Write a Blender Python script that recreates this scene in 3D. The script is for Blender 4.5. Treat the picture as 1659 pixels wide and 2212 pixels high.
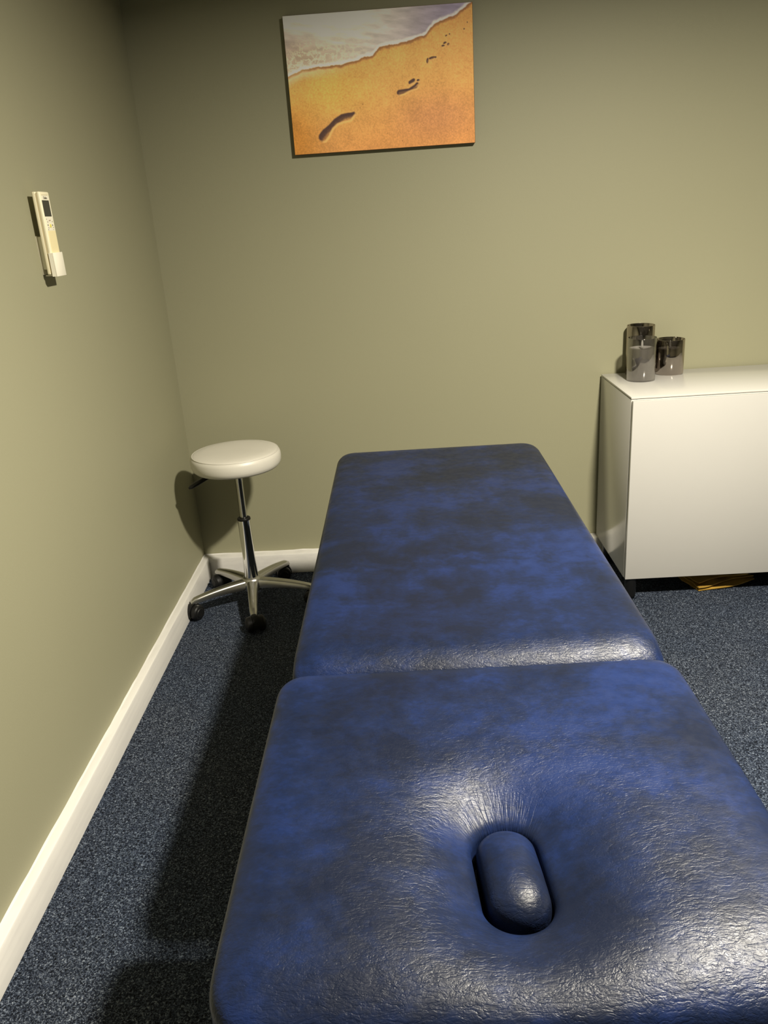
import bpy, bmesh, math, random
import numpy as np
from mathutils import Vector, Matrix
from mathutils.geometry import delaunay_2d_cdt

S = bpy.context.scene
for o in list(bpy.data.objects):
    bpy.data.objects.remove(o)
C = S.collection
PI = math.pi

# ------------------------------------------------------------------ camera
cam_d = bpy.data.cameras.new('camera')
cam = bpy.data.objects.new('camera', cam_d)
C.objects.link(cam)
S.camera = cam
CR, CU, CF = Vector((0.99798, 0.0097, -0.0628)), Vector((0.0555, 0.3496, 0.9353)), Vector((-0.0310, 0.9369, -0.3483))
cam.matrix_world = Matrix(((CR.x, CU.x, -CF.x, 0.8406), (CR.y, CU.y, -CF.y, -2.9792), (CR.z, CU.z, -CF.z, 1.3333), (0, 0, 0, 1)))
cam_d.sensor_fit = 'VERTICAL'
cam_d.sensor_height = 24.0
cam_d.lens = 24.0 * 1722.7 / 2212.0
cam_d.clip_start = 0.05

# ------------------------------------------------------------------ light
S.view_settings.view_transform = 'Standard'
S.view_settings.look = 'None'
S.view_settings.gamma = 1.0
S.view_settings.use_curve_mapping = False
S.view_settings.exposure = 0.06
S.cycles.use_denoising = True
S.cycles.max_bounces = 6
S.cycles.transparent_max_bounces = 16

world = bpy.data.worlds.new('world')
S.world = world
world.use_nodes = True
wb = world.node_tree.nodes['Background']
wb.inputs[0].default_value = (1.0, 0.93, 0.80, 1)
wb.inputs[1].default_value = 0.0

CEIL = 2.30
def downlight(name, loc, power, radius=0.05, col=(1.0, 0.92, 0.76)):
    """recessed LED disc: a lambertian emitter facing down"""
    d = bpy.data.lights.new(name, 'AREA')
    d.shape = 'DISK'
    d.size = 2 * radius
    d.energy = power
    d.color = col
    d.spread = math.radians(169)
    o = bpy.data.objects.new(name, d)
    o.location = loc
    C.objects.link(o)
    return o
downlight('ceiling_downlight', (1.66, -1.94, CEIL - 0.05), 138.0, 0.075)

# ------------------------------------------------------------------ helpers
def tag(o, label, cat, group=None, kind=None):
    o['label'] = label
    o['category'] = cat
    if group:
        o['group'] = group
    if kind:
        o['kind'] = kind
    return o

def thing(name, label, cat, loc=(0, 0, 0), group=None):
    o = bpy.data.objects.new(name, None)
    o.empty_display_size = 0.05
    o.location = loc
    C.objects.link(o)
    return tag(o, label, cat, group)

def finish(name, me, mat, parent=None, smooth=False, angle=None):
    if mat is not None:
        me.materials.append(mat)
    if smooth:
        me.polygons.foreach_set('use_smooth', [True] * len(me.polygons))
        if angle is not None:
            me.set_sharp_from_angle(angle=angle)
    o = bpy.data.objects.new(name, me)
    C.objects.link(o)
    if parent is not None:
        o.parent = parent
    return o

def mesh(name, verts, faces, mat, parent=None, smooth=False, angle=None):
    me = bpy.data.meshes.new(name)
    me.from_pydata([tuple(v) for v in verts], [], faces)
    me.update()
    return finish(name, me, mat, parent, smooth, angle)

def from_bm(name, bm, mat, parent=None, smooth=False, angle=None):
    bmesh.ops.recalc_face_normals(bm, faces=bm.faces)
    me = bpy.data.meshes.new(name)
    bm.to_mesh(me)
    bm.free()
    return finish(name, me, mat, parent, smooth, angle)

def bm_box(bm, lo, hi, bevel=0.0, seg=2):
    lo, hi = Vector(lo), Vector(hi)
    r = bmesh.ops.create_cube(bm, size=1.0)
    c, s = (lo + hi) / 2, hi - lo
    for v in r['verts']:
        v.co = Vector((v.co.x * s.x, v.co.y * s.y, v.co.z * s.z)) + c
    if bevel > 0:
        es = list({e for v in r['verts'] for e in v.link_edges})
        bmesh.ops.bevel(bm, geom=es, offset=bevel, segments=seg, profile=0.5, affect='EDGES')

def box(name, lo, hi, mat, parent=None, bevel=0.0, seg=2):
    bm = bmesh.new()
    bm_box(bm, lo, hi, bevel, seg)
    return from_bm(name, bm, mat, parent, bevel > 0, 0.6)

def lathe_data(profile, seg, center=(0, 0), closed=False):
    vs, fs = [], []
    n = len(profile)
    for i in range(seg):
        a = 2 * PI * i / seg
        for r, z in profile:
            vs.append((center[0] + r * math.cos(a), center[1] + r * math.sin(a), z))
    for i in range(seg):
        j = (i + 1) % seg
        for k in range(n if closed else n - 1):
            k2 = (k + 1) % n
            fs.append((i * n + k, j * n + k, j * n + k2, i * n + k2))
    return vs, fs

def lathe(name, profile, mat, parent=None, seg=48, center=(0, 0), angle=0.7, closed=False):
    vs, fs = lathe_data(profile, seg, center, closed)
    me = bpy.data.meshes.new(name)
    me.from_pydata(vs, [], fs)
    me.update()
    bm = bmesh.new()
    bm.from_mesh(me)
    bmesh.ops.remove_doubles(bm, verts=bm.verts, dist=1e-6)
    bm.to_mesh(me)
    bm.free()
    return finish(name, me, mat, parent, True, angle)

def sweep(name, path, radii, mat, parent=None, seg=12, flat=1.0):
    """tube along a path, radii per point, flat squashes the vertical"""
    bm = bmesh.new()
    rings = []
    n = len(path)
    for i, p in enumerate(path):
        p = Vector(p)
        t = (Vector(path[min(i + 1, n - 1)]) - Vector(path[max(i - 1, 0)])).normalized()
        side = t.cross(Vector((0, 0, 1)))
        side = side.normalized() if side.length > 1e-4 else Vector((1, 0, 0))
        up = side.cross(t).normalized()
        ring = []
        for k in range(seg):
            a = 2 * PI * k / seg
            ring.append(bm.verts.new(p + side * radii[i] * math.cos(a) + up * radii[i] * flat * math.sin(a)))
        rings.append(ring)
    for a, b in zip(rings, rings[1:]):
        for k in range(seg):
            bm.faces.new((a[k], a[(k + 1) % seg], b[(k + 1) % seg], b[k]))
    bm.faces.new(rings[0])
    bm.faces.new(rings[-1])
    return from_bm(name, bm, mat, parent, True, 0.9)

# ------------------------------------------------------------------ node helper
class NT:
    def __init__(self, name):
        self.mat = bpy.data.materials.new(name)
        self.mat.use_nodes = True
        self.t = self.mat.node_tree
        self.t.nodes.clear()
        self.out = self.t.nodes.new('ShaderNodeOutputMaterial')
    def put(self, sock, v):
        if isinstance(v, bpy.types.NodeSocket):
            self.t.links.new(v, sock)
        elif isinstance(v, (tuple, list)):
            if len(v) == 3 and sock.type == 'RGBA':
                v = (*v, 1)
            sock.default_value = v
        else:
            sock.default_value = v
    def n(self, typ, props=None, **ins):
        nd = self.t.nodes.new('ShaderNode' + typ)
        for k, v in (props or {}).items():
            setattr(nd, k, v)
        for k, v in ins.items():
            key = int(k[1:]) if k[0] == '_' else k.replace('__', ' ')
            self.put(nd.inputs[key], v)
        return nd
    def m(self, op, a, b=None, c=None, clamp=False):
        nd = self.t.nodes.new('ShaderNodeMath')
        nd.operation = op
        nd.use_clamp = clamp
        for i, v in enumerate((a, b, c)):
            if v is not None:
                self.put(nd.inputs[i], v)
        return nd.outputs[0]
    def vm(self, op, a, b=None):
        nd = self.t.nodes.new('ShaderNodeVectorMath')
        nd.operation = op
        self.put(nd.inputs[0], a)
        if b is not None:
            self.put(nd.inputs[1], b)
        return nd.outputs[0]
    def noise(self, vec, scale, detail=2.0, rough=0.5, dist=0.0, lac=2.0):
        nd = self.n('TexNoise', None, Vector=vec, Scale=scale, Detail=detail, Roughness=rough, Distortion=dist, Lacunarity=lac)
        return nd.outputs[0], nd.outputs[1]
    def ramp(self, fac, stops, interp='LINEAR'):
        nd = self.t.nodes.new('ShaderNodeValToRGB')
        cr = nd.color_ramp
        cr.interpolation = interp
        while len(cr.elements) < len(stops):
            cr.elements.new(0.5)
        for e, (p, c) in zip(cr.elements, stops):
            e.position = p
            e.color = (*c, 1) if len(c) == 3 else c
        self.put(nd.inputs[0], fac)
        return nd.outputs[0]
    def mr(self, v, a, b, c=0.0, d=1.0, smooth=True):
        nd = self.t.nodes.new('ShaderNodeMapRange')
        nd.interpolation_type = 'SMOOTHSTEP' if smooth else 'LINEAR'
        for i, x in enumerate((v, a, b, c, d)):
            self.put(nd.inputs[i], x)
        return nd.outputs[0]
    def mix(self, fac, a, b, blend='MIX'):
        nd = self.t.nodes.new('ShaderNodeMix')
        nd.data_type = 'RGBA'
        nd.blend_type = blend
        self.put(nd.inputs['Factor'], fac)
        self.put(nd.inputs[6], a)
        self.put(nd.inputs[7], b)
        return nd.outputs[2]
    def bump(self, h, strength=0.5, dist=0.01, normal=None):
        nd = self.n('Bump', None, Height=h, Strength=strength, Distance=dist)
        if normal is not None:
            self.put(nd.inputs['Normal'], normal)
        return nd.outputs[0]
    def bsdf(self, **ins):
        nd = self.n('BsdfPrincipled', None, **ins)
        self.t.links.new(nd.outputs[0], self.out.inputs[0])
        return self.mat
    def obj(self):
        return self.n('TexCoord').outputs['Object']

def plain(name, col, rough=0.5, metal=0.0, spec=0.5, var=0.06, vscale=25.0, bump=0.0, bscale=300.0, coat=0.0):
    t = NT(name)
    co = t.obj()
    f, _ = t.noise(co, vscale, 3.0)
    c2 = tuple(max(0.0, x * (1 - 2 * var)) for x in col)
    base = t.mix(f, c2, col)
    ins = dict(Base__Color=base, Roughness=rough, Metallic=metal, Specular__IOR__Level=spec, Coat__Weight=coat)
    if bump > 0:
        h, _ = t.noise(co, bscale, 2.0)
        ins['Normal'] = t.bump(h, bump, 0.002)
    return t.bsdf(**ins)

# ------------------------------------------------------------------ materials
def mat_wall():
    t = NT('sage_wall_paint')
    co = t.obj()
    a, _ = t.noise(co, 1.7, 3.0)
    b, _ = t.noise(co, 260.0, 2.0)
    c = t.mix(a, (0.292, 0.283, 0.187), (0.312, 0.302, 0.201))
    h = t.bump(b, 0.10, 0.002)
    return t.bsdf(Base__Color=c, Roughness=0.55, Specular__IOR__Level=0.3, Normal=h)

def mat_carpet():
    t = NT('flecked_blue_carpet')
    co = t.obj()
    _, wc = t.noise(co, 110.0, 2.0)
    cw = t.vm('ADD', co, t.vm('MULTIPLY', wc, (0.006, 0.006, 0.006)))
    a, _ = t.noise(cw, 270.0, 2.5, 0.62, 0.8)
    b, _ = t.noise(co, 70.0, 3.0, 0.65)
    g, _ = t.noise(co, 2.5, 3.0)
    f = t.m('ADD', t.m('MULTIPLY', a, 0.85), t.m('MULTIPLY', b, 0.15))
    col = t.ramp(f, [(0.375, (0.0020, 0.0027, 0.0048)), (0.455, (0.0110, 0.0155, 0.0270)), (0.535, (0.046, 0.059, 0.090)), (0.635, (0.205, 0.235, 0.285)), (0.75, (0.42, 0.45, 0.50))])
    col = t.mix(t.mr(g, 0.3, 0.7), col, t.mix(1.0, col, (0.84, 0.90, 0.98), 'MULTIPLY'))
    h = t.bump(f, 1.0, 0.008)
    return t.bsdf(Base__Color=col, Roughness=0.95, Specular__IOR__Level=0.15, Normal=h)

def mat_leather(name, base_loc, hole=None, seam=None, ends=(None, None), xr=(-0.335, 0.335), plug=False):
    """blue marbled vinyl: mottled colour, crease relief that grows towards the rolled ends and the hole"""
    t = NT(name)
    co = t.obj()
    sep = t.n('SeparateXYZ', None, Vector=co)
    X, Y = sep.outputs[0], sep.outputs[1]
    _, wc = t.noise(co, 7.0, 3.0)
    cw = t.vm('ADD', co, t.vm('MULTIPLY', wc, (0.06, 0.05, 0.06)))
    n1, _ = t.noise(t.vm('MULTIPLY', cw, (1.0, 1.15, 1.0)), 4.0, 8.0, 0.68)
    n2, _ = t.noise(t.vm('MULTIPLY', cw, (1.0, 1.3, 1.0)), 16.0, 7.0, 0.74)
    n3, _ = t.noise(t.vm('MULTIPLY', co, (1.0, 2.0, 1.0)), 120.0, 4.0, 0.7)
    f = t.m('ADD', t.m('ADD', t.m('MULTIPLY', n1, 0.66), t.m('MULTIPLY', n2, 0.24)), t.m('MULTIPLY', n3, 0.10))
    col = t.ramp(f, [(0.42, (0.0054, 0.0085, 0.0210)), (0.50, (0.0062, 0.0118, 0.037)), (0.56, (0.0074, 0.0160, 0.061)), (0.66, (0.0100, 0.0215, 0.081))])
    # crease relief
    _, w2 = t.noise(co, 24.0, 3.0)
    cc = t.vm('ADD', co, t.vm('MULTIPLY', w2, (0.030, 0.018, 0.02)))
    def creases(scale, stretch, power, detail=2.0):
        a, _ = t.noise(t.vm('MULTIPLY', cc, stretch), scale, detail, 0.55)
        r = t.m('SUBTRACT', 1.0, t.m('ABSOLUTE', t.m('MULTIPLY', t.m('SUBTRACT', a, 0.5), 4.0)), clamp=True)
        return t.m('POWER', r, power)
    k1 = creases(92.0, (0.45, 1.30, 1.0), 3.5, 3.0)
    k2 = creases(220.0, (0.75, 1.20, 1.0), 2.5, 2.0)
    grain, _ = t.noise(co, 520.0, 3.0, 0.6)
    masks = []
    for y0, w in ends:
        if y0 is None:
            continue
        masks.append(t.mr(t.m('ABSOLUTE', t.m('SUBTRACT', Y, y0)), w, 0.01))
    mask = 0.10
    for mk in masks:
        mask = t.m('MAXIMUM', mask, mk)
    H = None
    if hole:
        hx, hy = hole
        dx, dy = t.m('SUBTRACT', X, hx), t.m('SUBTRACT', Y, hy)
        rr = t.m('SQRT', t.m('ADD', t.m('MULTIPLY', dx, dx), t.m('MULTIPLY', t.m('MULTIPLY', dy, dy), 0.55)))
        ring = t.m('MULTIPLY', t.mr(rr, 0.055, 0.10), t.mr(rr, 0.34, 0.16))
        mask = t.m('MAXIMUM', mask, t.m('MULTIPLY', ring, 0.85))
        # gathered pleats fanning out at the far end of the hole
        py = t.m('SUBTRACT', dy, 0.020)
        ang = t.m('ARCTAN2', dx, py)
        r2 = t.m('SQRT', t.m('ADD', t.m('MULTIPLY', dx, dx), t.m('MULTIPLY', py, py)))
        vec = t.n('CombineXYZ', None, X=t.m('MULTIPLY', ang, 9.0), Y=t.m('MULTIPLY', r2, 12.0), Z=0.0).outputs[0]
        pl, _ = t.noise(vec, 1.6, 2.0, 0.6)
        pl = t.m('POWER', t.m('SUBTRACT', 1.0, t.m('MULTIPLY', t.m('ABSOLUTE', t.m('SUBTRACT', pl, 0.5)), 11.0), clamp=True), 1.4)
        pm = t.m('MULTIPLY', t.mr(r2, 0.120, 0.060), t.mr(t.m('ABSOLUTE', ang), 1.05, 0.35))
        pleat = t.m('MULTIPLY', t.m('MULTIPLY', pl, 1.1), pm)
        H = pleat
    cre = t.m('ADD', t.m('MULTIPLY', k1, 0.75), t.m('MULTIPLY', k2, 0.35))
    h1 = t.m('MULTIPLY', cre, mask)
    if H is not None:
        h1 = t.m('ADD', h1, H)
    b1 = t.bump(t.m('MULTIPLY', h1, -1.0), 0.5, 0.0007)
    b2 = t.bump(grain, 0.10, 0.0008, b1)
    ro, _ = t.noise(co, 60.0, 3.0)
    rough = t.mr(ro, 0.3, 0.7, 0.35, 0.43)
    return t.bsdf(Base__Color=col, Roughness=rough, Specular__IOR__Level=0.21, Normal=b2)

def mat_glass(name, tint, refl, mirror_col):
    t = NT(name)
    co = t.obj()
    f, _ = t.noise(co, 14.0, 2.0)
    tr = t.n('BsdfTransparent', None, Color=t.mix(f, tuple(x * 0.94 for x in tint), tint))
    gl = t.n('BsdfGlossy', None, Color=(*mirror_col, 1), Roughness=0.03)
    lw = t.n('LayerWeight', None, Blend=0.35)
    fac = t.mr(lw.outputs[1], 0.0, 1.0, refl, min(1.0, refl + 0.55), False)
    mx = t.n('MixShader', None, _0=fac, _1=tr.outputs[0], _2=gl.outputs[0])
    t.t.links.new(mx.outputs[0], t.out.inputs[0])
    return t.mat

M = {}
M['wall'] = mat_wall()
M['ceiling'] = plain('white_ceiling_paint', (0.55, 0.545, 0.52), 0.8)
M['carpet'] = mat_carpet()
def mat_skirting():
    t = NT('white_gloss_skirting')
    co = t.obj()
    a, _ = t.noise(t.vm('MULTIPLY', co, (1, 0.15, 4)), 14.0, 4.0, 0.6)
    b, _ = t.noise(co, 45.0, 3.0)
    c = t.mix(t.mr(a, 0.35, 0.75), (0.72, 0.705, 0.67), (0.65, 0.635, 0.61))
    return t.bsdf(Base__Color=c, Roughness=0.38, Normal=t.bump(b, 0.15, 0.003))
M['skirting'] = mat_skirting()
M['gloss_white'] = plain('gloss_white_lacquer', (0.575, 0.565, 0.535), 0.16, 0, 0.5, 0.01)
M['satin_white'] = plain('satin_white_door', (0.515, 0.505, 0.480), 0.30, 0, 0.5, 0.01)
M['gap_shade'] = plain('dark_gap_shade', (0.06, 0.055, 0.04), 0.6)  # dark tone standing in for the shade inside the sideboard's gaps
M['black_leg'] = plain('black_plastic_leg', (0.006, 0.006, 0.006), 0.4)
M['black_plastic'] = plain('black_caster_plastic', (0.005, 0.005, 0.005), 0.38, 0, 0.3)
M['rubber'] = plain('black_wheel_tread', (0.006, 0.006, 0.006), 0.5, 0, 0.3)
M['seat'] = plain('cream_vinyl_seat', (0.66, 0.635, 0.565), 0.38, 0, 0.5, 0.05, 12.0, 0.12, 500.0)
M['chrome'] = plain('chrome', (0.78, 0.78, 0.77), 0.06, 1.0, 0.5, 0.02)
M['rod'] = plain('brushed_steel_rod', (0.55, 0.54, 0.50), 0.22, 1.0, 0.5, 0.04)
M['alu'] = plain('satin_aluminium', (0.56, 0.55, 0.51), 0.30, 1.0, 0.5, 0.08, 40.0)
M['frame'] = plain('black_steel_frame', (0.014, 0.014, 0.015), 0.45, 0.0)
M['base_board'] = plain('dark_underside_board', (0.02, 0.02, 0.022), 0.8)
M['glass_clear'] = mat_glass('grey_smoked_glass', (0.66, 0.65, 0.64), 0.13, (0.80, 0.78, 0.75))
M['glass_mirror'] = mat_glass('mirrored_smoked_glass', (0.42, 0.40, 0.38), 0.42, (0.62, 0.56, 0.50))
M['wax'] = plain('grey_wax', (0.62, 0.60, 0.58), 0.55, 0, 0.4, 0.12, 30.0, 0.2, 60.0)
M['flame'] = plain('white_plastic_flame', (0.85, 0.84, 0.80), 0.4)
M['paper'] = plain('mustard_brown_paper', (0.50, 0.30, 0.05), 0.5, 0, 0.5, 0.25, 16.0, 0.3, 40.0)
M['remote'] = plain('aged_cream_plastic', (0.86, 0.80, 0.58), 0.40, 0, 0.5, 0.02)
M['remote_panel'] = plain('cream_front_panel', (0.86, 0.82, 0.66), 0.40, 0, 0.5, 0.02)
M['remote_flap'] = plain('yellowed_flap', (0.84, 0.74, 0.44), 0.40, 0, 0.5, 0.02)
M['holder'] = plain('white_holder_plastic', (0.88, 0.84, 0.70), 0.35, 0, 0.5, 0.02)
M['lcd'] = plain('grey_lcd_glass', (0.045, 0.045, 0.036), 0.2)
M['ink'] = plain('dark_print', (0.12, 0.10, 0.07), 0.6)
M['ink_pale'] = plain('pale_print', (0.45, 0.30, 0.26), 0.6)
M['yellow_button'] = plain('yellow_rubber_button', (0.75, 0.66, 0.12), 0.5)

# ------------------------------------------------------------------ room
XR, YF, TH = 4.6, -5.2, 0.10
def struct(o):
    o['kind'] = 'structure'
    return o
struct(box('floor', (-TH, YF - TH, -0.08), (XR + TH, TH, 0), M['carpet']))
struct(box('wall_back', (-TH, 0, 0), (XR + TH, TH, CEIL), M['wall']))
struct(box('wall_left', (-TH, YF, 0), (0, 0, CEIL), M['wall']))
struct(box('wall_right', (XR, YF, 0), (XR + TH, 0, CEIL), M['wall']))
struct(box('wall_front', (-TH, YF - TH, 0), (XR + TH, YF, CEIL), M['wall']))
struct(box('ceiling', (-TH, YF - TH, CEIL), (XR + TH, TH, CEIL + 0.08), M['ceiling']))

def skirting(name, length, th, h, place, seed):
    """profile with rounded top arris; hand painted wobble along the caulked wall edge"""
    rnd = random.Random(seed)
    n = max(2, int(length / 0.04))
    prof = [(0, 0), (th, 0), (th, h - 0.006), (th - 0.0018, h - 0.0018), (th - 0.006, h), (0.004, h), (0.0, h + 0.002)]
    vs, fs = [], []
    m = len(prof)
    for i in range(n + 1):
        s = length * i / n
        wob = rnd.uniform(-0.0008, 0.0022)
        for k, (a, z) in enumerate(prof):
            dz = wob if k == m - 1 else 0.0
            da = rnd.uniform(-0.0004, 0.0004) if 1 < k < 5 else 0.0
            vs.append(place(s, a + da, z + dz))
    for i in range(n):
        for k in range(m):
            k2 = (k + 1) % m
            fs.append((i * m + k, i * m + k2, (i + 1) * m + k2, (i + 1) * m + k))
    fs.append(tuple(range(m)))
    fs.append(tuple(n * m + k for k in range(m)))
    bm = bmesh.new()
    me = bpy.data.meshes.new(name)
    me.from_pydata(vs, [], fs)
    bm.from_mesh(me)
    return struct(from_bm(name, bm, M['skirting'], None, True, 0.5))
skirting('baseboard_left', -YF, 0.0257, 0.0846, lambda s, a, z: (a, -s, z), 3)
skirting('baseboard_back', XR, 0.0385, 0.0828, lambda s, a, z: (s, -a, z), 5)

# ------------------------------------------------------------------ treatment couch
CB = Vector((0.945, -1.42, 0.0))          # base of the couch
couch = thing('treatment_couch', 'blue marbled vinyl two-section treatment couch with face hole plug', 'massage table', CB)

def rr_sdf(x, y, hx, hy, rc):
    r = rc[0] if y < 0 else rc[1]           # corner radii at the near and the far end
    qx, qy = abs(x) - (hx - r), abs(y) - (hy - r)
    return -(math.hypot(max(qx, 0), max(qy, 0)) + min(max(qx, qy), 0) - r)   # positive inside

def rr_ring(hx, hy, rc, d, step):
    hx, hy = hx - d, hy - d
    rn, rf = (max(r - d, 0.003) for r in rc)
    pts = []
    corners = [(hx - rn, -(hy - rn), -PI / 2, rn), (hx - rf, hy - rf, 0, rf), (-(hx - rf), hy - rf, PI / 2, rf), (-(hx - rn), -(hy - rn), PI, rn)]
    for i, (cx, cy, a0, r) in enumerate(corners):
        for k in range(10):
            a = a0 + (PI / 2) * k / 10
            pts.append((cx + r * math.cos(a), cy + r * math.sin(a)))
        a1 = a0 + PI / 2
        nx, ny, na, r2 = corners[(i + 1) % 4]
        p, q = (cx + r * math.cos(a1), cy + r * math.sin(a1)), (nx + r2 * math.cos(na), ny + r2 * math.sin(na))
        n = max(1, int(round(math.dist(p, q) / step)))
        for j in range(n):
            pts.append((p[0] + (q[0] - p[0]) * j / n, p[1] + (q[1] - p[1]) * j / n))
    return pts

def cap_d(x, y, c, half, ang):
    """distance from the segment of a capsule"""
    dx, dy = x - c[0], y - c[1]
    ca, sa = math.cos(ang), math.sin(ang)
    u, v = dx * ca + dy * sa, -dx * sa + dy * ca       # v along the capsule's length
    v2 = max(-half, min(half, v))
    return math.hypot(u, v - v2)

def cap_ring(c, half, r, ang, n=64):
    pts = []
    ca, sa = math.cos(ang), math.sin(ang)
    for i in range(n):
        a = 2 * PI * i / n
        u = r * math.cos(a)
        v = r * math.sin(a) + (half if math.sin(a) >= 0 else -half)
        pts.append((c[0] + u * ca - v * sa, c[1] + u * sa + v * ca))
    # add points on the straight flanks
    out = []
    for i, p in enumerate(pts):
        q = pts[(i + 1) % n]
        out.append(p)
        L = math.dist(p, q)
        k = int(L / 0.006)
        for j in range(1, k):
            out.append((p[0] + (q[0] - p[0]) * j / k, p[1] + (q[1] - p[1]) * j / k))
    return out

def cushion(name, cx, cy, hx, hy, rc, ztop, thick, mat, soft, step, hole=None, seed=1):
    """upholstered pad: tight rounded arris, soft rolled shoulders, optional hole the cover is pulled into.
       soft = drops (left, right, near, far)"""
    rnd = random.Random(seed)
    R = 0.012
    def height(x, y):
        d = max(0.0, rr_sdf(x, y, hx, hy, rc))
        z = ztop
        if d < R:
            z -= R - math.sqrt(max(0.0, R * R - (R - d) ** 2))
        for (rz, rx), e in zip(soft, (x + hx, hx - x, y + hy, hy - y)):
            q = 1.0 - (max(0.0, e) + 0.006) / (rx + 0.006)      # elliptical shoulder
            if q > 0:
                z -= rz * (1.0 - math.sqrt(1.0 - q * q))
        z += 0.0011 * math.sin(x * 9 + 1.3) * math.sin(y * 7 + seed)
        if hole:
            c, half, r, ang = hole
            dh = cap_d(x, y, c, half, ang) - r
            z -= 0.042 * math.exp(-(max(0, dh) / 0.060) ** 1.3)
            rh = 0.010
            if dh < rh:
                z -= rh - math.sqrt(max(0.0, rh * rh - (rh - max(dh, 0)) ** 2))
        return z
    pts, cons = [], []
    def add_loop(loop, constrain):
        i0 = len(pts)
        pts.extend(loop)
        if constrain:
            for i in range(len(loop)):
                cons.append((i0 + i, i0 + (i + 1) % len(loop)))
        return (i0, len(loop))
    outer = add_loop(rr_ring(hx, hy, rc, 0.0, 0.012), True)
    for d in (0.0006, 0.0022, 0.0050, 0.0090, 0.0140, 0.0200, 0.0275):
        add_loop(rr_ring(hx, hy, rc, d, 0.012), False)
    inner = None
    if hole:
        c, half, r, ang = hole
        inner = add_loop(cap_ring(c, half, r, ang), True)
        for d in (0.0004, 0.0014, 0.0032, 0.006, 0.010, 0.0145, 0.019):
            add_loop(cap_ring(c, half, r + d, ang), False)
    ny, nx = int(2 * hy / (step * 0.866)), int(2 * hx / step)
    for j in range(ny + 1):
        for i in range(nx + 1):
            x = -hx + step * (i + 0.5 * (j % 2)) + rnd.uniform(-1, 1) * step * 0.05
            y = -hy + step * 0.866 * j + rnd.uniform(-1, 1) * step * 0.05
            if rr_sdf(x, y, hx, hy, rc) < 0.034:
                continue
            if hole and cap_d(x, y, hole[0], hole[1], hole[3]) - hole[2] < 0.024:
                continue
            pts.append((x, y))
    vs2, es, fs, ov, oe, of = delaunay_2d_cdt([Vector(p) for p in pts], cons, [], 0, 1e-6)
    verts = [Vector((v.x, v.y, height(v.x, v.y))) for v in vs2]
    inv = {}
    for i, l in enumerate(ov):
        for k in l:
            inv[k] = i
    faces = []
    for f in fs:
        a, b, c3 = (vs2[i] for i in f)
        m = (a + b + c3) / 3
        if rr_sdf(m.x, m.y, hx, hy, rc) < 0:
            continue
        if hole and cap_d(m.x, m.y, hole[0], hole[1], hole[3]) < hole[2] - 1e-4:
            continue
        if (b - a).cross(c3 - a) < 0:
            f = (f[0], f[2], f[1])
        faces.append(tuple(f))
    # side wall and bottom
    zb = ztop - thick
    ring0 = [inv[outer[0] + i] for i in range(outer[1])]
    nv = [verts[i] for i in ring0]
    prev = ring0
    for inset, z in ((0.0, None), (0.0, zb + 0.012), (0.0035, zb + 0.0035), (0.012, zb)):
        if z is None:
            continue
        i0 = len(verts)
        for v in nv:
            s = (hx - inset) / hx
            verts.append(Vector((v.x * s, v.y * (hy - inset) / hy, z)))
        cur = [i0 + i for i in range(len(nv))]
        for i in range(len(cur)):
            j = (i + 1) % len(cur)
            faces.append((prev[i], cur[i], cur[j], prev[j]))
        prev = cur
    if not hole:
        faces.append(tuple(reversed(prev)))
    else:
        hr = [inv[inner[0] + i] for i in range(inner[1])]
        i0 = len(verts)
        for k in hr:
            v = verts[k]
            verts.append(Vector((v.x, v.y, zb)))
        low = [i0 + i for i in range(len(hr))]
        for i in range(len(hr)):
            j = (i + 1) % len(hr)
            faces.append((hr[i], hr[j], low[j], low[i]))
    verts = [v + Vector((cx, cy, 0)) for v in verts]
    return mesh(name, verts, faces, mat, couch, True)

ZT, TK = 0.645, 0.090
FAR = dict(x=0.9402, y0=-1.840, y1=-0.545)
NEAR = dict(x=0.9355, y0=-2.455, y1=-1.848)
fy, fh = (FAR['y0'] + FAR['y1']) / 2, (FAR['y1'] - FAR['y0']) / 2
ny_, nh = (NEAR['y0'] + NEAR['y1']) / 2, (NEAR['y1'] - NEAR['y0']) / 2
HOLE = (0.9362, -2.254)
hole_local = ((HOLE[0] - NEAR['x'], HOLE[1] - ny_), 0.0375, 0.0405, 0.06)
ml_far = mat_leather('blue_vinyl_long_pad', CB, None, None, ((FAR['y0'] - CB.y, 0.15), (None, 0)))
ml_near = mat_leather('blue_vinyl_head_pad', CB, (HOLE[0] - CB.x, HOLE[1] - CB.y), None, ((NEAR['y0'] - CB.y, 0.24), (None, 0)))
ml_plug = mat_leather('blue_vinyl_plug', CB, None, None, ((HOLE[1] - CB.y - 0.10, 0.16), (None, 0)))
p_far = cushion('leg_section_pad', FAR['x'] - CB.x, fy - CB.y, 0.3122, fh, (0.030, 0.085), ZT, TK, ml_far,
                ((0.026, 0.055), (0.026, 0.055), (0.060, 0.085), (0.026, 0.060)), 0.014, None, 2)
p_far['label'] = 'long blue vinyl pad nearest the wall'
p_near = cushion('head_section_pad', NEAR['x'] - CB.x, ny_ - CB.y, 0.3220, nh, (0.062, 0.048), ZT, TK, ml_near,
                 ((0.026, 0.055), (0.026, 0.055), (0.046, 0.112), (0.022, 0.040)), 0.010, hole_local, 4)
p_near['label'] = 'short blue vinyl pad with oval face hole'

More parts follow.
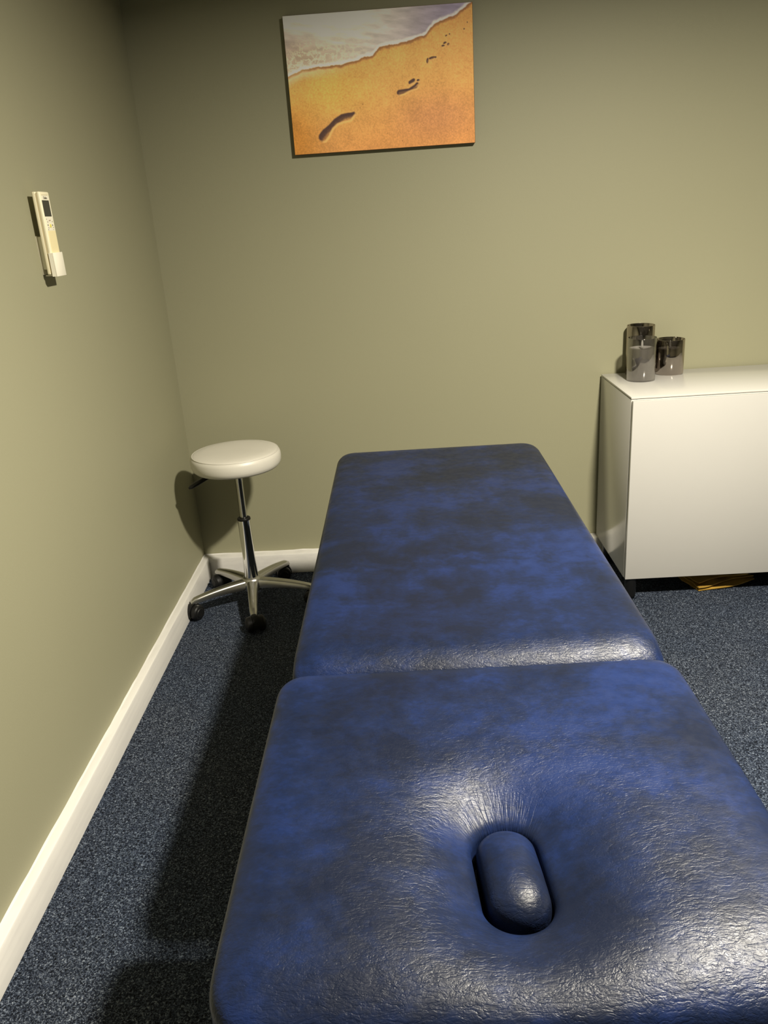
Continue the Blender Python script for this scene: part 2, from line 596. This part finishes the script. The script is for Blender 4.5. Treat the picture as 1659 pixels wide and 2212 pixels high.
def plug():
    c = (HOLE[0] - CB.x + 0.002, HOLE[1] - CB.y + 0.003)
    half, r, ang = 0.0365, 0.0368, 0.06
    vs, fs = [], []
    rings = []
    zb, hgt = ZT - 0.056, 0.034
    prof = [(0.0, zb - 0.03)] + [(r * (1 - math.cos(a)) , zb + hgt * math.sin(a) ** 0.8) for a in [i * PI / 2 / 12 for i in range(13)]]
    for d, z in prof:
        rr = max(r - d, 0.0006)
        hh = half
        pts = cap_ring(c, hh, rr, ang, 48) if False else None
        ring = []
        n = 64
        ca, sa = math.cos(ang), math.sin(ang)
        for i in range(n):
            a = 2 * PI * i / n
            u = rr * math.cos(a)
            hl = half * min(1.0, (rr / r) ** 0.35)
            v = rr * math.sin(a) + hl * max(-1.0, min(1.0, math.sin(a) * 6.0))
            dz = -0.004 * (v / (half + r)) if d > 0.0005 else 0.0
            ring.append(len(vs))
            vs.append((c[0] + u * ca - v * sa, c[1] + u * sa + v * ca, z + dz))
        rings.append(ring)
    for a, b in zip(rings, rings[1:]):
        for i in range(len(a)):
            j = (i + 1) % len(a)
            fs.append((a[i], a[j], b[j], b[i]))
    fs.append(tuple(rings[-1]))
    fs.append(tuple(reversed(rings[0])))
    o = mesh('face_hole_plug', vs, fs, ml_plug, couch, True)
    o['label'] = 'oval blue vinyl plug sitting in the face hole'
plug()

# under-structure of the couch
ZF = ZT - TK
def cbox(name, lo, hi, mat, bevel=0.003):
    return box(name, Vector(lo) - CB, Vector(hi) - CB, mat, couch, bevel)
cbox('base_board', (0.665, -1.815, ZF - 0.018), (1.215, -0.58, ZF), M['base_board'])
cbox('base_board', (0.665, -2.40, ZF - 0.018), (1.205, -1.870, ZF), M['base_board'])
for x in (0.70, 1.15):
    cbox('frame_rail', (x, -2.36, ZF - 0.058), (x + 0.04, -0.62, ZF - 0.018), M['frame'])
for y in (-2.36, -1.20, -0.66):
    cbox('cross_bar', (0.74, y, ZF - 0.056), (1.15, y + 0.04, ZF - 0.020), M['frame'])
for x in (0.72, 1.13):
    for y in (-2.15, -0.90):
        cbox('leg', (x, y, 0.045), (x + 0.04, y + 0.04, ZF - 0.058), M['frame'])
for x in (0.715, 1.125):
    cbox('floor_rail', (x, -2.25, 0.012), (x + 0.05, -0.74, 0.045), M['frame'])
for x in (0.74, 1.15):
    for y in (-2.2, -0.79):
        bm = bmesh.new()
        bmesh.ops.create_cone(bm, cap_ends=True, segments=20, radius1=0.022, radius2=0.018, depth=0.012,
                              matrix=Matrix.Translation(Vector((x, y, 0.006)) - CB))
        from_bm('rubber_foot', bm, M['rubber'], couch)

# ------------------------------------------------------------------ stool
SB = Vector((0.243, -0.285, 0.0))
stool = thing('rolling_stool', 'round cream vinyl stool on chrome column and five casters in the corner', 'stool', SB)
SZ = 0.596
prof = [(0.0, SZ), (0.06, SZ + 0.0005), (0.11, SZ - 0.0005), (0.140, SZ - 0.0035), (0.1475, SZ - 0.0060), (0.1500, SZ - 0.0075)]
prof += [(0.1515, SZ - 0.0095), (0.1555, SZ - 0.014), (0.1580, SZ - 0.022), (0.1585, SZ - 0.034), (0.1575, SZ - 0.046), (0.1535, SZ - 0.056), (0.1470, SZ - 0.0625), (0.138, SZ - 0.0655), (0.0, SZ - 0.066)]
seat = lathe('seat', prof, M['seat'], stool, 72, angle=1.2)
lathe('seam_piping', [(0.1502 + 0.0020 * math.cos(a), SZ - 0.0082 + 0.0020 * math.sin(a)) for a in [i * PI / 4 for i in range(8)]], M['seat'], seat, 72, angle=3.0, closed=True)
lathe('seat_plate', [(0.0, SZ - 0.066), (0.06, SZ - 0.066), (0.06, SZ - 0.072), (0.028, SZ - 0.080), (0.024, SZ - 0.092), (0.0, SZ - 0.092)], M['black_plastic'], stool, 32)
lathe('gas_rod', [(0.0, SZ - 0.085), (0.0135, SZ - 0.085), (0.0135, SZ - 0.122), (0.0128, SZ - 0.124), (0.0128, 0.30), (0.0, 0.30)], M['rod'], stool, 32)
lathe('collar_ring', [(0.014, 0.3405), (0.0225, 0.3405), (0.0238, 0.338), (0.0238, 0.333), (0.014, 0.333)], M['black_plastic'], stool, 40, closed=True)
lathe('column_sleeve', [(0.0, 0.334), (0.0228, 0.334), (0.0230, 0.20), (0.0245, 0.12), (0.0250, 0.092), (0.0, 0.092)], M['chrome'], stool, 48)
lathe('base_hub', [(0.0, 0.108), (0.026, 0.108), (0.033, 0.103), (0.038, 0.092), (0.039, 0.072), (0.034, 0.058), (0.0, 0.058)], M['alu'], stool, 48)
lever_p = [(-0.03, -0.01, SZ - 0.078), (-0.075, -0.030, SZ - 0.080), (-0.105, -0.043, SZ - 0.086), (-0.135, -0.056, SZ - 0.099), (-0.155, -0.065, SZ - 0.108), (-0.163, -0.068, SZ - 0.112)]
sweep('height_lever', lever_p, [0.0050, 0.0055, 0.0115, 0.0140, 0.0115, 0.006], M['black_plastic'], stool, 12, 0.6)

def stool_arm(ang):
    """one spoke: tapering, arched, flattened crown with square shoulders"""
    ca, sa = math.cos(ang), math.sin(ang)
    bm = bmesh.new()
    rings = []
    N = 14
    for i in range(N + 1):
        s = i / N
        r = 0.022 + (0.236 - 0.022) * s
        w = 0.0200 - 0.0070 * s
        zt = 0.101 - 0.010 * s - 0.017 * s ** 2.4
        zb = zt - (0.034 - 0.016 * s)
        if i == N:
            zt -= 0.006
            w *= 0.80
        prof = [(-w, zb), (-w, zt - 0.008), (-w * 0.82, zt - 0.0025), (-w * 0.42, zt), (w * 0.42, zt), (w * 0.82, zt - 0.0025), (w, zt - 0.008), (w, zb)]
        rings.append([bm.verts.new((r * ca - p * sa, r * sa + p * ca, z)) for p, z in prof])
    for a, b in zip(rings, rings[1:]):
        for k in range(8):
            bm.faces.new((a[k], a[(k + 1) % 8], b[(k + 1) % 8], b[k]))
    bm.faces.new(rings[0])
    bm.faces.new(rings[-1])
    return from_bm('star_arm', bm, M['alu'], stool, True, 0.75)

def caster(ang, swivel):
    r = 0.222
    px, py = r * math.cos(ang), r * math.sin(ang)
    rot = Matrix.Translation((px, py, 0)) @ Matrix.Rotation(swivel, 4, 'Z')
    bm = bmesh.new()
    # hood: a curved cover between and over both wheels, axle along local x
    n = 12
    AX, RH = 0.0290, 0.0325
    rows = []
    for i in range(n + 1):
        a = math.radians(-20 + 215 * i / n)
        y, z = RH * math.cos(a) - 0.012, AX + RH * math.sin(a)
        rows.append([bm.verts.new(rot @ Vector((x, y, max(z, 0.004)))) for x in (-0.0105, 0.0105)])
    cen = [bm.verts.new(rot @ Vector((x, -0.012, 0.022))) for x in (-0.0105, 0.0105)]
    for a, b in zip(rows, rows[1:]):
        bm.faces.new((a[0], b[0], b[1], a[1]))
        bm.faces.new((a[0], cen[0], b[0]))
        bm.faces.new((a[1], b[1], cen[1]))
    bm.faces.new((rows[0][0], rows[0][1], cen[1], cen[0]))
    bm.faces.new((rows[-1][0], cen[0], cen[1], rows[-1][1]))
    bmesh.ops.create_cone(bm, cap_ends=True, segments=16, radius1=0.011, radius2=0.0085, depth=0.026, matrix=rot @ Matrix.Translation((0, 0.004, 0.057)))
    c = from_bm('caster', bm, M['black_plastic'], stool, True, 0.7)
    for s in (-1, 1):
        vs, fs = lathe_data([(0.0, 0.0), (0.0, 0.024), (0.015, 0.0245), (0.017, 0.0225), (0.0240, 0.0205), (0.0275, 0.0165), (0.0288, 0.008), (0.0280, 0.0)], 28)
        mt = rot @ Matrix.Translation((s * 0.0110, -0.012, 0.0289)) @ Matrix.Rotation(s * PI / 2, 4, 'Y')
        mesh('wheel', [mt @ Vector(v) for v in vs], fs, M['rubber'], c, True, 0.5)

for k, a in enumerate((280, 352, 64, 136, 207)):
    stool_arm(math.radians(a))
    caster(math.radians(a), math.radians((20, 60, -75, 40, -28)[k]))

# ------------------------------------------------------------------ sideboard
KB = Vector((1.584, -0.22, 0.0))
side = thing('sideboard', 'low glossy white sideboard on black legs against the back wall', 'sideboard', KB)
def kbox(name, lo, hi, mat, bevel=0.0012, parent=None):
    return box(name, Vector(lo) - KB, Vector(hi) - KB, mat, parent or side, bevel)
kx0, kx1 = 1.584, 2.790
kz0, kz1 = 0.0834, 0.7284
kyb, kyf, kyd = -0.012, -0.411, -0.430
kbox('side_panel', (kx0, kyf, kz0), (kx0 + 0.018, kyb, kz1 - 0.0085), M['gloss_white'])
kbox('side_panel', (kx1 - 0.018, kyf, kz0), (kx1, kyb, kz1 - 0.0085), M['gloss_white'])
kbox('carcass_top', (kx0 + 0.018, kyf, kz1 - 0.0265), (kx1 - 0.018, kyb, kz1 - 0.0085), M['gloss_white'])
kbox('carcass_bottom', (kx0 + 0.018, kyf, kz0), (kx1 - 0.018, kyb, kz0 + 0.018), M['gloss_white'])
kbox('back_panel', (kx0 + 0.018, kyb - 0.008, kz0 + 0.018), (kx1 - 0.018, kyb, kz1 - 0.0265), M['satin_white'])
kbox('divider_panel', (2.178, kyf, kz0 + 0.018), (2.196, kyb - 0.008, kz1 - 0.0265), M['satin_white'])
kbox('door_gap_shade_strip', (kx0 + 0.003, kyf - 0.002, kz0 + 0.003), (kx0 + 0.014, kyf, kz1 - 0.012), M['gap_shade'], 0)  # added strip, coloured dark as the shade in the gap behind the door
kbox('top_slab', (kx0 - 0.0005, kyf - 0.001, kz1 - 0.0068), (kx1 + 0.0005, kyb, kz1), M['gloss_white'], 0.0015)
kbox('top_gap_strip', (kx0 + 0.003, kyf + 0.002, kz1 - 0.0085), (kx1 - 0.003, kyb, kz1 - 0.0068), M['gap_shade'], 0)  # fills the thin gap under the slab, its shade put in as dark colour
kbox('door', (kx0 + 0.0015, kyd, kz0 - 0.001), (2.1855, kyf - 0.0035, kz1 - 0.0105), M['satin_white'], 0.0015)
kbox('door', (2.1885, kyd, kz0 - 0.001), (kx1 - 0.0015, kyf - 0.0035, kz1 - 0.0105), M['satin_white'], 0.0015)
for x in (1.612, 2.19, 2.76):
    for y in (-0.405, -0.085):
        lathe('leg', [(0.0, kz0), (0.0200, kz0), (0.0195, 0.016), (0.0175, 0.006), (0.012, 0.0), (0.0, 0.0)], M['black_leg'], side, 28, (x - KB.x, y - KB.y))

# ------------------------------------------------------------------ candles on the sideboard
def candle(label, x, y, r, h, waxh, glass, flame_z):
    t = thing('candle_jar', label, 'candle', (x, y, kz1), 'glass jar candles on the sideboard')
    w = 0.0022
    lathe('glass', [(0.0, 0.0), (r - 0.002, 0.0), (r, 0.002), (r, h - 0.001), (r - 0.0008, h), (r - w + 0.0006, h), (r - w, h - 0.001), (r - w, 0.004), (0.0, 0.004)], glass, t, 64, angle=0.9)
    rw = r - w - 0.0012
    lathe('wax', [(0.0, 0.0045), (rw, 0.0045), (rw, waxh - 0.003), (rw - 0.003, waxh), (rw - 0.012, waxh - 0.003), (0.0, waxh - 0.005)], M['wax'], t, 48, angle=0.9)
    z0 = waxh - 0.006
    prof = [(0.0, z0), (0.0030, z0), (0.0034, z0 + 0.008), (0.0042, z0 + 0.016), (0.0036, z0 + 0.023), (0.0020, z0 + 0.030), (0.0, z0 + 0.034)]
    lathe('flame_tip', prof, M['flame'], t, 20, angle=2.0)
candle('front grey glass jar with pale candle and white flame tip', 1.6885, -0.150, 0.0490, 0.149, 0.113, M['glass_clear'], 0)
candle('tallest dark mirrored glass jar candle standing behind the grey jar', 1.7110, -0.0510, 0.0485, 0.178, 0.125, M['glass_mirror'], 0)
candle('shorter mirrored brown glass jar candle at right of the grey jar', 1.8150, -0.0640, 0.0500, 0.124, 0.090, M['glass_mirror'], 0)

# ------------------------------------------------------------------ paper bag below the sideboard
BB = Vector((1.955, -0.300, 0.0))
bag = thing('folded_paper_bag', 'crumpled mustard brown paper bag on the carpet under the white sideboard', 'paper bag', BB)
def bag_fold(z0, z1, shift, seed, w, d, thick):
    rnd = random.Random(seed)
    nx_, ny2 = 16, 8
    ph = [rnd.uniform(0, 6) for _ in range(6)]
    vs, fs = [], []
    def pos(i, j, top):
        u, v = i / nx_ * 2 - 1, j / ny2 * 2 - 1
        e = max(0.0, 1 - max(abs(u), abs(v)) ** 6)
        x = u * w * (1 + 0.03 * math.sin(v * 3 + ph[0])) + shift[0]
        y = v * d * (1 + 0.04 * math.sin(u * 4 + ph[1])) + shift[1] + 0.010 * math.sin(u * 3 + ph[2])
        z = z0 + (z1 - z0) * (u * 0.5 + 0.5) + 0.003 * math.sin(u * 7 + v * 3 + ph[3]) * e + 0.002 * math.sin(v * 9 + ph[4])
        z += (thick * (0.35 + 0.65 * e) * (1 + 0.3 * math.sin(u * 9 + ph[5])) if top else 0.0)
        z = max(z, 0.001)
        a = math.radians(13)
        return (x * math.cos(a) - y * math.sin(a), x * math.sin(a) + y * math.cos(a), z)
    for top in (0, 1):
        for j in range(ny2 + 1):
            for i in range(nx_ + 1):
                vs.append(pos(i, j, top))
    k = (nx_ + 1) * (ny2 + 1)
    idx = lambda i, j, t_: t_ * k + j * (nx_ + 1) + i
    for j in range(ny2):
        for i in range(nx_):
            fs.append((idx(i, j, 1), idx(i + 1, j, 1), idx(i + 1, j + 1, 1), idx(i, j + 1, 1)))
            fs.append((idx(i, j, 0), idx(i, j + 1, 0), idx(i + 1, j + 1, 0), idx(i + 1, j, 0)))
    for i in range(nx_):
        fs.append((idx(i, 0, 0), idx(i + 1, 0, 0), idx(i + 1, 0, 1), idx(i, 0, 1)))
        fs.append((idx(i, ny2, 0), idx(i, ny2, 1), idx(i + 1, ny2, 1), idx(i + 1, ny2, 0)))
    for j in range(ny2):
        fs.append((idx(0, j, 0), idx(0, j, 1), idx(0, j + 1, 1), idx(0, j + 1, 0)))
        fs.append((idx(nx_, j, 0), idx(nx_, j + 1, 0), idx(nx_, j + 1, 1), idx(nx_, j, 1)))
    mesh('paper_fold', vs, fs, M['paper'], bag, True, 0.6)
bag_fold(0.002, 0.012, (0.0, 0.0), 1, 0.115, 0.075, 0.010)
bag_fold(0.014, 0.023, (-0.004, 0.006), 2, 0.110, 0.070, 0.010)
bag_fold(0.026, 0.034, (-0.012, 0.012), 3, 0.098, 0.066, 0.012)

# ------------------------------------------------------------------ canvas picture
PX0, PX1, PZ0, PZ1, PT = 0.5223, 1.1337, 1.5416, 1.9523, 0.024
PB = Vector(((PX0 + PX1) / 2, 0.0, PZ0))
pic = thing('canvas_picture', 'canvas print of footprints on an orange beach beside foaming surf', 'picture', PB)

def vnoise(x, y, freq, seed, octaves=4, gain=0.5):
    out = np.zeros_like(x)
    amp, tot = 1.0, 0.0
    for o in range(octaves):
        rs = np.random.RandomState(seed + 17 * o)
        n = 512
        tab = rs.rand(n, n)
        fx, fyv = x * freq, y * freq
        ix, iy = np.floor(fx).astype(int), np.floor(fyv).astype(int)
        tx, ty = fx - ix, fyv - iy
        tx, ty = tx * tx * (3 - 2 * tx), ty * ty * (3 - 2 * ty)
        a = tab[ix % n, iy % n] * (1 - tx) + tab[(ix + 1) % n, iy % n] * tx
        b = tab[ix % n, (iy + 1) % n] * (1 - tx) + tab[(ix + 1) % n, (iy + 1) % n] * tx
        out += amp * (a * (1 - ty) + b * ty)
        tot += amp
        amp *= gain
        freq *= 2.0
    return out / tot

def sm(a, b, x):
    t = np.clip((x - a) / (b - a), 0, 1)
    return t * t * (3 - 2 * t)

def picture_colours(U, V):
    """sRGB colours of the printed photograph, u to the right, v downwards (v in picture heights)"""
    A = 1.49
    x, y = U * A, V
    L = lambda c: np.array(c, float)[None, :] / 255.0
    def mixc(a, b, t):
        return a * (1 - t[:, None]) + b * t[:, None]
    sh = [(-0.05, .44), (0.0, .426), (.04, .400), (.079, .377), (.152, .37), (.245, .366), (.30, .362), (.346, .352), (.405, .33), (.463, .312), (.485, .285), (.501, .265), (.588, .246), (.681, .227), (.73, .207), (.754, .193), (.775, .160), (.795, .133), (.83, .112), (.863, .098), (.90, .086), (.921, .072), (.942, .047), (.986, .006), (1.05, -.05)]
    sx, sy = zip(*sh)
    shore = np.interp(U, sx, sy) + (vnoise(x, y, 28, 5, 3) - 0.5) * 0.022
    d = V - shore                       # > 0 sand, < 0 water
    # sand
    sand = mixc(L((226, 172, 96)), L((198, 134, 74)), sm(0.35, 1.0, V * 0.75 + U * 0.25))
    sand = mixc(sand, L((224, 160, 92)), sm(0.5, 1.0, U) * sm(0.7, 0.2, V) * 0.8)
    sand = mixc(sand, L((190, 124, 48)), sm(0.22, 0.0, U) * sm(0.45, 0.9, V) * 0.8)
    sand = mixc(sand, L((232, 178, 86)), sm(0.32, 0.0, np.hypot(U - 0.22, (V - 0.56) * 1.1)) * 0.7)
    sand = mixc(sand, L((186, 126, 84)), sm(0.35, 0.0, np.hypot((U - 0.78), (V - 0.78) * 1.2)) * 0.6)
    grain = vnoise(x, y, 110, 11, 3, 0.7) - 0.5
    grain2 = vnoise(x, y, 9, 12, 4) - 0.5
    sand = sand * (1 + 0.26 * grain + 0.14 * grain2)[:, None]
    wet = sm(0.10, 0.0, d) * sm(0.40, 0.05, U)
    sand = mixc(sand, L((246, 226, 184)), wet * 0.75 * sm(-0.01, 0.03, d))
    # footprints: relief carved in the sand then lit from the upper left
    def relief(xx, yy):
        h = np.zeros_like(xx)
        def dent(u, v, ru, rv, ang, depth):
            nonlocal h
            ca, sa = math.cos(ang), math.sin(ang)
            dx, dy = xx - u * A, yy - v
            a, b = (dx * ca + dy * sa) / ru, (-dx * sa + dy * ca) / rv
            h = np.minimum(h, -depth * sm(1.25, 0.55, np.hypot(a, b)))
        def chain(pts, depth, soft=0.010):
            nonlocal h
            best = np.full_like(xx, 9.0)
            for (u0, v0, r0), (u1, v1, r1) in zip(pts, pts[1:]):
                ax, ay, bx, by = u0 * A, v0, u1 * A, v1
                L2 = (bx - ax) ** 2 + (by - ay) ** 2
                t = np.clip(((xx - ax) * (bx - ax) + (yy - ay) * (by - ay)) / L2, 0, 1)
                best = np.minimum(best, np.hypot(xx - ax - t * (bx - ax), yy - ay - t * (by - ay)) - (r0 + (r1 - r0) * t))
            h = np.minimum(h, -depth * sm(soft, -soft, best))
        chain([(.168, .888, .032), (.186, .860, .031), (.215, .816, .017), (.245, .780, .019), (.283, .758, .026), (.318, .752, .026), (.345, .731, .009)], 1.0, 0.012)
        chain([(.600, .601, .017), (.618, .598, .016), (.655, .585, .007), (.690, .566, .014), (.698, .552, .013)], 0.8, 0.008)
        chain([(.662, .534, .011), (.680, .522, .012)], 1.0, 0.008)
        dent(.705, .522, .012, .009, 0, 0.6)
        dent(.760, .388, .010, .020, 0.1, 0.6)
        dent(.783, .371, .026, .010, -0.2, 0.6)
        dent(.802, .368, .010, .007, 0, 0.6)
        dent(.845, .291, .013, .007, 0, 0.6)
        dent(.855, .272, .014, .008, -0.3, 0.6)
        dent(.873, .283, .010, .010, 0, 0.35)
        dent(.863, .222, .009, .005, -0.4, 0.5)
        dent(.881, .213, .006, .005, 0, 0.4)
        dent(.959, .185, .006, .005, 0, 0.5)
        dent(.976, .141, .004, .006, 0, 0.4)
        return h
    e = 0.006
    h0 = relief(x, y)
    slope = relief(x + e, y + e * 1.1) - h0            # falls away from the low sun
    dark = np.clip(-slope * 2.4, 0, 1) + np.clip(-h0, 0, 1) * 0.26 * (0.6 + 0.8 * vnoise(x, y, 45, 61, 3))
    near_wall = np.clip(relief(x - 0.020, y - 0.022) - h0, 0, 1)
    dark = dark + near_wall * 0.55
    lite = np.clip(slope * 1.7, 0, 1)
    sand = mixc(sand, L((62, 44, 46)), np.clip(dark, 0, 0.88))
    sand = mixc(sand, L((246, 190, 110)), np.clip(lite, 0, 0.75))
    for (u, v, r) in ((.394, .659, .006), (.378, .682, .004), (.63, .421, .004), (.288, .609, .004), (.52, .885, .005), (.60, .95, .006), (.92, .80, .005), (.96, .90, .006), (.03, .53, .004), (.72, .83, .004), (.81, .55, .004)):
        g = sm(r, r * 0.3, np.hypot(x - u * A, y - v))
        sand = mixc(sand, L((110, 70, 40)), g * 0.7)
    # water
    wat = mixc(L((246, 238, 220)), L((186, 172, 170)), sm(0.10, 0.80, U * 0.8 + V * 0.35))
    wat = mixc(wat, L((150, 138, 162)), sm(0.55, 0.95, U) * 0.9)
    wat = mixc(wat, L((196, 172, 158)), sm(0.25, 0.0, np.hypot(U - 0.03, V - 0.20)) * 0.8)
    wat = mixc(wat, L((244, 238, 220)), sm(0.30, 0.0, np.hypot((U - 0.24) * 0.8, V - 0.02)) * 0.8)
    rip = vnoise(x * 0.55 + y * 0.2, y * 2.6 - x * 0.35, 15, 31, 4, 0.55) - 0.5
    wat = wat * (1 + 0.30 * rip)[:, None]
    foam_n = vnoise(x + 0.02 * vnoise(x, y, 20, 3, 2), y, 30, 41, 4, 0.6)
    lines = 1 - np.clip(np.abs(foam_n - 0.5) * 9, 0, 1)
    fz = sm(0.55, 0.15, U) * sm(-0.26, -0.05, d)
    wat = mixc(wat, L((164, 132, 96)), fz * 0.45)
    wat = mixc(wat, L((250, 240, 200)), lines * fz * 0.95)
    edge = sm(-0.034, -0.012, d) * sm(0.004, -0.006, d)
    wat = mixc(wat, L((250, 240, 222)), edge * (0.55 + 0.45 * vnoise(x, y, 40, 77, 2)))
    shade = sm(-0.004, 0.004, d) * sm(0.030, 0.006, d)
    sand = mixc(sand, L((140, 92, 62)), shade * 0.75 * (0.5 + 0.5 * sm(0.05, 0.2, U)))
    return np.clip(mixc(wat, sand, sm(-0.004, 0.004, d)), 0, 1)

def build_picture():
    body = box('stretched_canvas', Vector((PX0, -PT, PZ0)) - PB, Vector((PX1, -0.0005, PZ1)) - PB, plain('brown_canvas_edge', (0.16, 0.085, 0.035), 0.7), pic, 0.0015)
    nx2, ny3 = 420, 282
    u, v = np.meshgrid(np.linspace(0, 1, nx2), np.linspace(0, 1, ny3))
    u, v = u.ravel(), v.ravel()
    ins = 0.0012
    X = (PX0 + ins) + u * (PX1 - PX0 - 2 * ins) - PB.x
    Z = (PZ1 - ins) - v * (PZ1 - PZ0 - 2 * ins) - PB.z
    Y = np.full_like(X, -PT - 0.0004)
    i, j = np.meshgrid(np.arange(nx2 - 1), np.arange(ny3 - 1))
    a = (j * nx2 + i).ravel()
    F = np.stack([a, a + nx2, a + nx2 + 1, a + 1], 1)
    me = bpy.data.meshes.new('printed_face')
    me.vertices.add(len(X))
    me.vertices.foreach_set('co', np.stack([X, Y, Z], 1).astype(np.float32).ravel())
    me.loops.add(F.size)
    me.loops.foreach_set('vertex_index', F.astype(np.int32).ravel())
    me.polygons.add(len(F))
    me.polygons.foreach_set('loop_start', np.arange(0, F.size, 4, dtype=np.int32))
    me.update(calc_edges=True)
    col = picture_colours(u, v)
    lin = np.where(col <= 0.04045, col / 12.92, ((col + 0.055) / 1.055) ** 2.4)
    lin = np.minimum(lin * np.array([1.38, 1.42, 1.52]), 0.95)     # ink reflectance
    ca = me.color_attributes.new('print', 'FLOAT_COLOR', 'POINT')
    ca.data.foreach_set('color', np.concatenate([lin, np.ones((len(lin), 1))], 1).astype(np.float32).ravel())
    t = NT('printed_canvas')
    at = t.n('Attribute', {'attribute_name': 'print'})
    co = t.obj()
    wv, _ = t.noise(t.vm('MULTIPLY', co, (900, 1, 900)), 1.0, 1.0)
    mat = t.bsdf(Base__Color=at.outputs['Color'], Roughness=0.6, Specular__IOR__Level=0.25, Normal=t.bump(wv, 0.15, 0.001))
    o = finish('printed_face', me, mat, pic)
    o['label'] = 'printed beach photograph with surf and footprints'
build_picture()

# ------------------------------------------------------------------ remote control and its wall holder
RY0, RY1, RX0, RX1, RZ0, RZ1 = -1.0135, -0.9600, 0.0150, 0.0340, 1.2500, 1.4340
RB = Vector((0.0, (RY0 + RY1) / 2, RZ0))
remote = thing('remote_control', 'cream air conditioner remote with grey screen in a holder on the left wall', 'remote control', (RX0, RB.y, RZ0))
RO = Vector((RX0, RB.y, RZ0))
def rbox(name, lo, hi, mat, bevel=0.0, seg=2, parent=None, org=RO):
    return box(name, Vector(lo) - org, Vector(hi) - org, mat, parent or remote, bevel, seg)
xm = (RX0 + RX1) / 2
rbox('back_shell', (RX0, RY0, RZ0), (xm - 0.0004, RY1, RZ1), M['remote'], 0.0028, 4)
rbox('front_shell', (xm + 0.0004, RY0, RZ0), (RX1, RY1, RZ1), M['remote'], 0.0036, 4)
rbox('seam_strip', (xm - 0.003, RY0 + 0.0005, RZ0 + 0.004), (xm + 0.003, RY1 - 0.0005, RZ1 - 0.004), plain('tan_seam', (0.66, 0.56, 0.34), 0.6))
fx = RX1
rbox('front_panel', (fx - 0.001, RY0 + 0.0062, 1.348), (fx + 0.0006, RY1 - 0.0062, 1.4255), M['remote_panel'], 0.0004, 1)
rbox('panel_line', (fx, RY0 + 0.0080, 1.4262), (fx + 0.0005, RY1 - 0.0120, 1.4270), plain('panel_shadow_line', (0.5, 0.45, 0.30), 0.6))
rbox('screen', (fx, -1.0085, 1.3795), (fx + 0.0012, -0.9712, 1.4150), M['lcd'], 0.0003, 1)
rbox('sliding_cover', (fx - 0.001, RY0 + 0.0055, 1.290), (fx + 0.0010, RY1 - 0.0055, 1.3475), M['remote_flap'], 0.0004, 1)
def disc(name, y, z, ry, rz, mat, h=0.0016):
    bm = bmesh.new()
    bmesh.ops.create_cone(bm, cap_ends=True, segments=20, radius1=1.0, radius2=0.85, depth=1.0)
    mt = Matrix.Translation(Vector((fx + h / 2, y, z)) - RO) @ Matrix.Diagonal((h, ry, rz, 1)) @ Matrix.Rotation(PI / 2, 4, 'Y')
    bm.transform(mt)
    return from_bm(name, bm, mat, remote)
disc('round_button', -0.9880, 1.3588, 0.0044, 0.0046, M['yellow_button'])
for y, z, r in ((-1.0020, 1.3605, 0.0020), (-0.9755, 1.3600, 0.0022), (-1.0005, 1.3675, 0.0013), (-0.9735, 1.3680, 0.0013), (-1.0000, 1.3545, 0.0013), (-0.9730, 1.3550, 0.0013), (-1.0045, 1.3735, 0.0012), (-1.0035, 1.3505, 0.0012), (-0.9750, 1.3505, 0.0009)):
    disc('button_mark', y, z, r, r, M['ink'], 0.0011)
def text(name, body, size, y, z, mat, parent, org):
    cu = bpy.data.curves.new(name, 'FONT')
    cu.body = body
    cu.size = size
    cu.align_x = 'CENTER'
    cu.extrude = 0.00012
    tmp = bpy.data.objects.new(name + '_tmp', cu)
    C.objects.link(tmp)
    dg = bpy.context.evaluated_depsgraph_get()
    me = bpy.data.meshes.new_from_object(tmp.evaluated_get(dg))
    bpy.data.objects.remove(tmp)
    me.transform(Matrix.Translation(Vector((fx + 0.0009, y, z)) - org) @ Matrix(((0, 0, 1, 0), (1, 0, 0, 0), (0, 1, 0, 0), (0, 0, 0, 1))))
    me.materials.clear()
    return finish(name, me, mat, parent)
text('brand_lettering', 'Daikin', 0.0078, -0.9885, 1.4178, M['ink'], remote, RO)
text('button_lettering', 'on/off', 0.0042, -0.9875, 1.3695, M['ink_pale'], remote, RO)

holder = thing('remote_holder', 'white plastic wall pocket holding the cream remote control', 'wall holder', (0, RB.y, 1.245))
HO = Vector((0, RB.y, 1.245))
hy0, hy1 = RY0 - 0.0012, RY1 + 0.0012
bm = bmesh.new()
bm_box(bm, Vector((0.0, hy0 + 0.010, 1.250)) - HO, Vector((0.0035, hy1 - 0.010, 1.338)) - HO, 0.001)
from_bm('wall_plate', bm, M['holder'], holder, True, 0.6)
for lo, hi in (((0.0030, hy0 + 0.012, 1.262), (0.0142, hy0 + 0.015, 1.336)), ((0.0030, hy1 - 0.015, 1.262), (0.0142, hy1 - 0.012, 1.336))):
    box('plate_rib', Vector(lo) - HO, Vector(hi) - HO, M['holder'], holder, 0.0008)
box('pocket_front', Vector((RX1 + 0.0016, hy0, 1.2450)) - HO, Vector((RX1 + 0.0046, hy1, 1.2990)) - HO, M['holder'], holder, 0.0007)
box('pocket_bottom', Vector((0.0030, hy0 + 0.016, 1.2462)) - HO, Vector((RX1 + 0.0016, hy1 - 0.016, 1.2494)) - HO, M['holder'], holder, 0.0012)
for a, b in ((hy0, hy0 + 0.0011), (hy1 - 0.0011, hy1)):
    box('pocket_side', Vector((0.0270, a, 1.2455)) - HO, Vector((RX1 + 0.0016, b, 1.2985)) - HO, M['holder'], holder)
